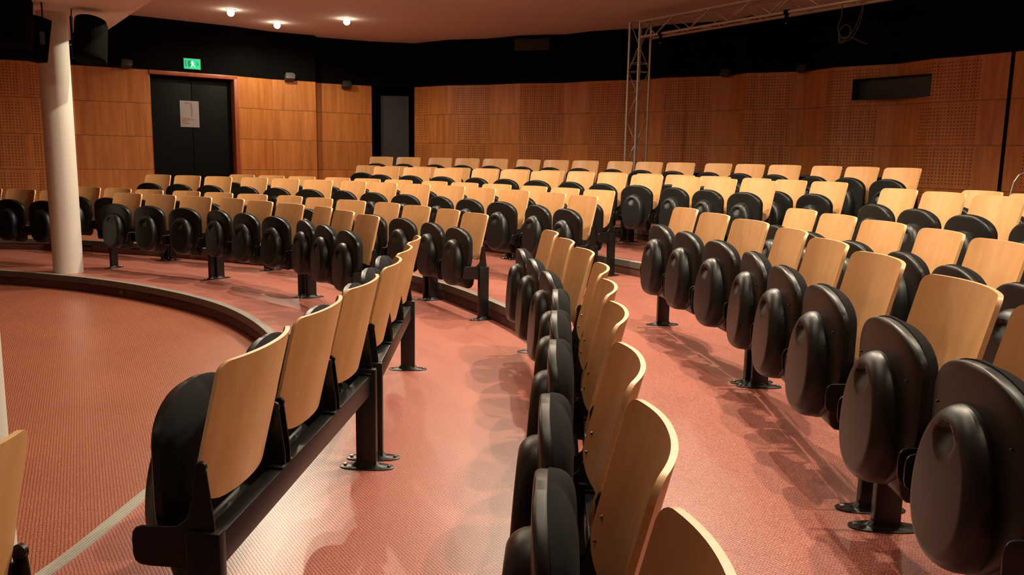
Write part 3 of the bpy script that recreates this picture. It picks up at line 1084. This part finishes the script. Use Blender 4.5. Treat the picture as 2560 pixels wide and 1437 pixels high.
MB().box((0.125, 0.0, 0.0), (0.03, 0.05, 0.12)).build('mounting_bracket', M_STEEL, s2)
s3 = speaker((-4.36, 7.50, 2.43), math.radians(20), math.radians(-18), 0.27, 0.40, 0.28, 'large black stage loudspeaker hanging in the top left corner')
for xx in (0.11, -0.10):
    mb = MB(); mb.tube((xx, 0.08, 0.15), (xx, 0.08, 0.345), 0.012); mb.build('hanging_rod', M_STEEL, s3)
MB().box((0.0, 0.08, 0.23), (0.30, 0.06, 0.03)).build('yoke', M_STEEL, s3)

# ------------------------------------------------------------------ truss
def truss(name, A, B, size, label, up=None):
    A, B = Vector(A), Vector(B)
    root = empty(name, A)
    tag(root, label, 'truss')
    d = (B - A).normalized(); L = (B - A).length
    if up is None: up = Vector((0, 0, 1))
    side = d.cross(up).normalized(); up2 = side.cross(d).normalized()
    h = size / 2
    cor = [side * sx * h + up2 * sz * h for sx, sz in ((-1, -1), (1, -1), (1, 1), (-1, 1))]
    for c in cor:
        MB().tube(c, c + d * L, 0.020, 12).build('chord', M_TRUSS, root)
    nb = max(2, int(L / (size * 1.55)))
    step = L / nb
    for fce in range(4):
        a, b = cor[fce], cor[(fce + 1) % 4]
        mb = MB()
        for k in range(nb):
            p = (a if (k + fce) % 2 == 0 else b) + d * step * k
            q = (b if (k + fce) % 2 == 0 else a) + d * step * (k + 1)
            mb.tube(p, q, 0.007, 6)
        for k in (0, nb):
            mb.tube(a + d * step * k, b + d * step * k, 0.007, 6)
        if name == 'truss_tower':
            for zz in (2.38, 2.55, 2.70, 2.83):
                mb.tube(a + d * (zz - 0.45), b + d * (zz - 0.45), 0.006, 6)
        mb.build('lacing', M_TRUSS, root)
    return root
TX, TY = 1.958, 13.6
truss('truss_tower', (TX, TY, 0.45), (TX, TY, 3.47), 0.235, 'upright square aluminium truss standing behind the back row', up=Vector((-0.55, 0.83, 0)))
bx, by_ = 4.515, 9.455
dv = Vector((bx - TX, by_ - TY, 0)).normalized()
Bt = Vector((TX, TY, 0)) + dv * 8.0
ht = truss('horizontal_truss', (TX + dv.x * 0.14, TY + dv.y * 0.14, 3.33), (Bt.x, Bt.y, 3.33), 0.235, 'horizontal aluminium truss running under the ceiling from the upright truss')
for dist, lab in ((0.62, 'small black clamp on the ceiling truss near the upright truss'), (3.0, 'small black clamp further right on the ceiling truss')):
    p = Vector((TX, TY, 0)) + dv * dist
    n1 = Vector((dv.y, -dv.x, 0))
    if n1.dot(Vector((0, -1, 0))) < 0: n1 = -n1
    c = empty('truss_clamp', (p.x + n1.x * 0.118, p.y + n1.y * 0.118, 3.2125), math.atan2(dv.y, dv.x))
    tag(c, lab, 'clamp')
    mb = MB(); mb.tube((-0.03, 0, 0), (0.03, 0, 0), 0.032, 14); mb.build('collar', M_CABINET, c)
    mb = MB(); mb.box((0, 0, -0.05), (0.04, 0.03, 0.05)); mb.tube((0, 0, -0.07), (0, 0, -0.13), 0.007); mb.build('hook', M_CABINET, c)
    MB().tube((0, 0, -0.13), (0, -0.004, -0.142), 0.008, 8).build('screw', M_CHROME, c)

# coiled cable hanging in front of the black wall
def cpt(px, py, D=9.8):
    k = D / 2078.09
    v = _f * D + _r * ((px - 1280) * k) - _u * ((py - 718.5) * k)
    return Vector((0, 0, 1.3578)) + v
P = [cpt(*p) for p in [(2106, 10), (2104, 40), (2095, 70), (2105, 95), (2122, 90), (2126, 70), (2112, 62), (2098, 80), (2102, 104), (2130, 82), (2148, 45), (2158, 14),
     (2152, 50), (2132, 92), (2112, 103), (2100, 108), (2098, 100), (2118, 92), (2150, 103), (2168, 110)]]
path = []
for i in range(len(P) - 1):
    p0 = P[max(0, i - 1)]; p1 = P[i]; p2 = P[i + 1]; p3 = P[min(len(P) - 1, i + 2)]
    for k in range(6):
        t = k / 6
        path.append(0.5 * ((2 * p1) + (-p0 + p2) * t + (2 * p0 - 5 * p1 + 4 * p2 - p3) * t * t + (-p0 + 3 * p1 - 3 * p2 + p3) * t ** 3))
path.append(P[-1])
mb = MB(); vs = []
side = Vector((0, 1, 0))
for i, p in enumerate(path):
    d = (path[min(i + 1, len(path) - 1)] - path[max(i - 1, 0)]).normalized()
    q = d.cross(side).normalized(); w = d.cross(q)
    for k in range(6):
        a = math.pi * k / 3
        vs.append(p + (q * math.cos(a) + w * math.sin(a)) * 0.006 - P[0])
mb.add(vs, [(i * 6 + k, i * 6 + (k + 1) % 6, (i + 1) * 6 + (k + 1) % 6, (i + 1) * 6 + k) for i in range(len(path) - 1) for k in range(6)], 0, True)
cob = mb.build('hanging_cable', M_CABLE)
cob.location = P[0]
tag(cob, 'dark cable hanging in loops below the ceiling truss on the right', 'cable')

# ------------------------------------------------------------------ small things on the walls
def at_wall(x, y, z, cx=CX, cy=CY, off=0.06):
    v = Vector((cx - x, cy - y, 0)).normalized()
    return Vector((x, y, z)) + v * off
def wall_spot(x, y, z, rz, mat, label, s=1.0):
    p = at_wall(x, y, z)
    r = empty('wall_spotlight', p, rz)
    tag(r, label, 'wall light', 'small spotlights along the top of the wood panelling')
    M = Matrix.Rotation(math.radians(-25), 4, 'X')
    mb = MB(); mb.prism([(-0.07 * s, -0.045 * s), (0.07 * s, -0.045 * s), (0.085 * s, 0.03 * s), (0.05 * s, 0.055 * s), (-0.06 * s, 0.05 * s)], -0.07 * s, 0.03 * s, 'y', 0, M)
    mb.build('head', mat, r, bevel=0.004)
    mb = MB(); mb.box((0, 0.04, 0.05), (0.03, 0.08, 0.02)); mb.box((0, 0.072, 0.03), (0.06, 0.012, 0.09))
    mb.build('arm', mat, r)
def facing(x, y): return math.atan2(CY - y, CX - x) + math.pi / 2
wall_spot(-4.34, 16.47, 2.76, 0.55, M_FIXT, 'small grey spotlight above the bright panel right of the double door', 1.25)
wall_spot(-3.40, 17.23, 2.69, 0.5, M_FIXTD, 'small black spotlight left of the dark gap in the far wall', 1.25)
wall_spot(-6.62, 14.58, 2.77, 0.6, M_FIXTD, 'small dark spotlight between the round column and the double door', 1.2)
wall_spot(4.46, 13.22, 2.74, facing(4.46, 13.22), M_FIXTD, 'small black spotlight left of the booth window on the right wall')
wall_spot(3.5, 14.1, 2.74, facing(3.5, 14.1), M_FIXTD, 'small black spotlight right of the upright truss on the right wall')
# faint brown vent on the black wall
v0, v1 = Vector((0.0, 16.3, 0)), Vector((0.64, 16.10, 0))
vent = seg_panel('air_vent', v0, v1, 3.31, 3.53, 0.08, 0.03, M_VENT, 0.003)
tag(vent, 'dark brown rectangular air vent high on the black wall', 'vent')

# low black counter behind the back row
mb = MB()
cpts = []
for a in [x * 2.4 for x in range(0, 10)]:
    cpts.append(a)
A0 = math.degrees(math.atan2(14.1 - CY, 3.0 - CX)); A1 = math.degrees(math.atan2(11.6 - CY, 5.1 - CX))
n = 12
vs_in = [(CX + 14.0 * math.cos(math.radians(A0 + (A1 - A0) * i / n)), CY + 14.0 * math.sin(math.radians(A0 + (A1 - A0) * i / n))) for i in range(n + 1)]
vs_out = [(CX + 14.42 * math.cos(math.radians(A0 + (A1 - A0) * i / n)), CY + 14.42 * math.sin(math.radians(A0 + (A1 - A0) * i / n))) for i in range(n + 1)]
ct = empty('low_counter', (vs_in[0][0], vs_in[0][1], 0.4435))
tag(ct, 'long low black counter against the right wall behind the back row', 'counter')
rel = lambda p: (p[0] - vs_in[0][0], p[1] - vs_in[0][1])
mb = MB(); mb.prism([rel(p) for p in vs_in + vs_out[::-1]], 0.0, 0.68, 'z'); mb.build('body', M_CABINET, ct)
mb = MB(); mb.prism([rel(((p[0] - CX) * 0.997 + CX, (p[1] - CY) * 0.997 + CY)) for p in vs_in] + [rel(p) for p in vs_out[::-1]], 0.68, 0.70, 'z')
mb.build('counter_top', simple('counter_edge_grey', (0.06, 0.065, 0.06), 0.5), ct)

# metal rail at the right edge
rl = empty('metal_handrail', (4.75, 8.0, 0.4435), math.radians(-10))
tag(rl, 'thin metal handrail loop at the far right edge above the back rows', 'handrail')
mb = MB()
pts = [(0, 0, 0), (0.0, 0, 0.62), (0.02, 0, 0.74), (0.06, 0, 0.81), (0.12, 0, 0.84), (0.7, 0, 0.84), (0.78, 0, 0.8), (0.8, 0, 0.7), (0.8, 0, 0)]
for a, b in zip(pts[:-1], pts[1:]):
    mb.tube(a, b, 0.010, 10)
mb.build('rail', M_RAIL, rl)

# small round socket cover in the first riser
sa = 59.0
p = ringpt(r1, sa, -0.008)
mb = MB(); mb.tube((0, 0, 0), (-0.008 * math.cos(math.radians(sa)), -0.008 * math.sin(math.radians(sa)), 0), 0.028, 20)
so = mb.build('socket_cover', simple('socket_dark_brown', (0.09, 0.06, 0.045), 0.5))
so.location = (p[0], p[1], -0.10)
tag(so, 'small round cover plate set in the riser of the first step', 'socket')

# ------------------------------------------------------------------ downlights
for i, (x, y, pw_, cone, ax, ay) in enumerate(LAMPS):
    r = empty('downlight', (x, y, CEIL))
    if i == 0: lab = 'glowing round ceiling downlight, leftmost of the three in view'
    elif i == 1: lab = 'glowing round ceiling downlight, middle one of the three in view'
    elif i == 2: lab = 'glowing round ceiling downlight, rightmost of the three in view'
    else: lab = 'round ceiling downlight above the seating, outside the picture'
    tag(r, lab, 'ceiling light', 'ceiling downlights')
    mb = MB(); n = 24
    pr_ = [(0.085, 0.0), (0.085, -0.008), (0.062, -0.008), (0.055, -0.001)]
    vs = []
    for rr, zz in pr_:
        for k in range(n):
            a = 2 * math.pi * k / n; vs.append((rr * math.cos(a), rr * math.sin(a), zz))
    mb.add(vs, [(q * n + k, q * n + (k + 1) % n, (q + 1) * n + (k + 1) % n, (q + 1) * n + k) for q in range(3) for k in range(n)], 0, True)
    mb.build('ring', M_RING, r)
    mb = MB(); vs = []  # bulb hangs low and round, giving the lamp's bloom a solid shape
    for q in range(7):
        t = (q / 6 - 0.45) * math.pi / 1.12
        for k in range(20):
            a = 2 * math.pi * k / 20; vs.append((0.056 * math.cos(t) * math.cos(a), 0.056 * math.cos(t) * math.sin(a), -0.050 - 0.055 * math.sin(t)))
    mb.add(vs, [(q * 20 + k, q * 20 + (k + 1) % 20, (q + 1) * 20 + (k + 1) % 20, (q + 1) * 20 + k) for q in range(6) for k in range(20)], 0, True)
    mb.build('lamp', M_LAMP, r)
    ld = bpy.data.lights.new('downlight_beam', 'SPOT')
    ld.energy = pw_; ld.color = WARM; ld.spot_size = math.radians(cone); ld.spot_blend = 0.5; ld.shadow_soft_size = 0.03
    lo = bpy.data.objects.new('downlight_beam', ld); COL.objects.link(lo)
    lo.parent = r; lo.location = (0, 0, -0.13)
    if ax or ay:
        lo.rotation_euler = Vector((ax, ay, -3.0)).to_track_quat('-Z', 'Y').to_euler()
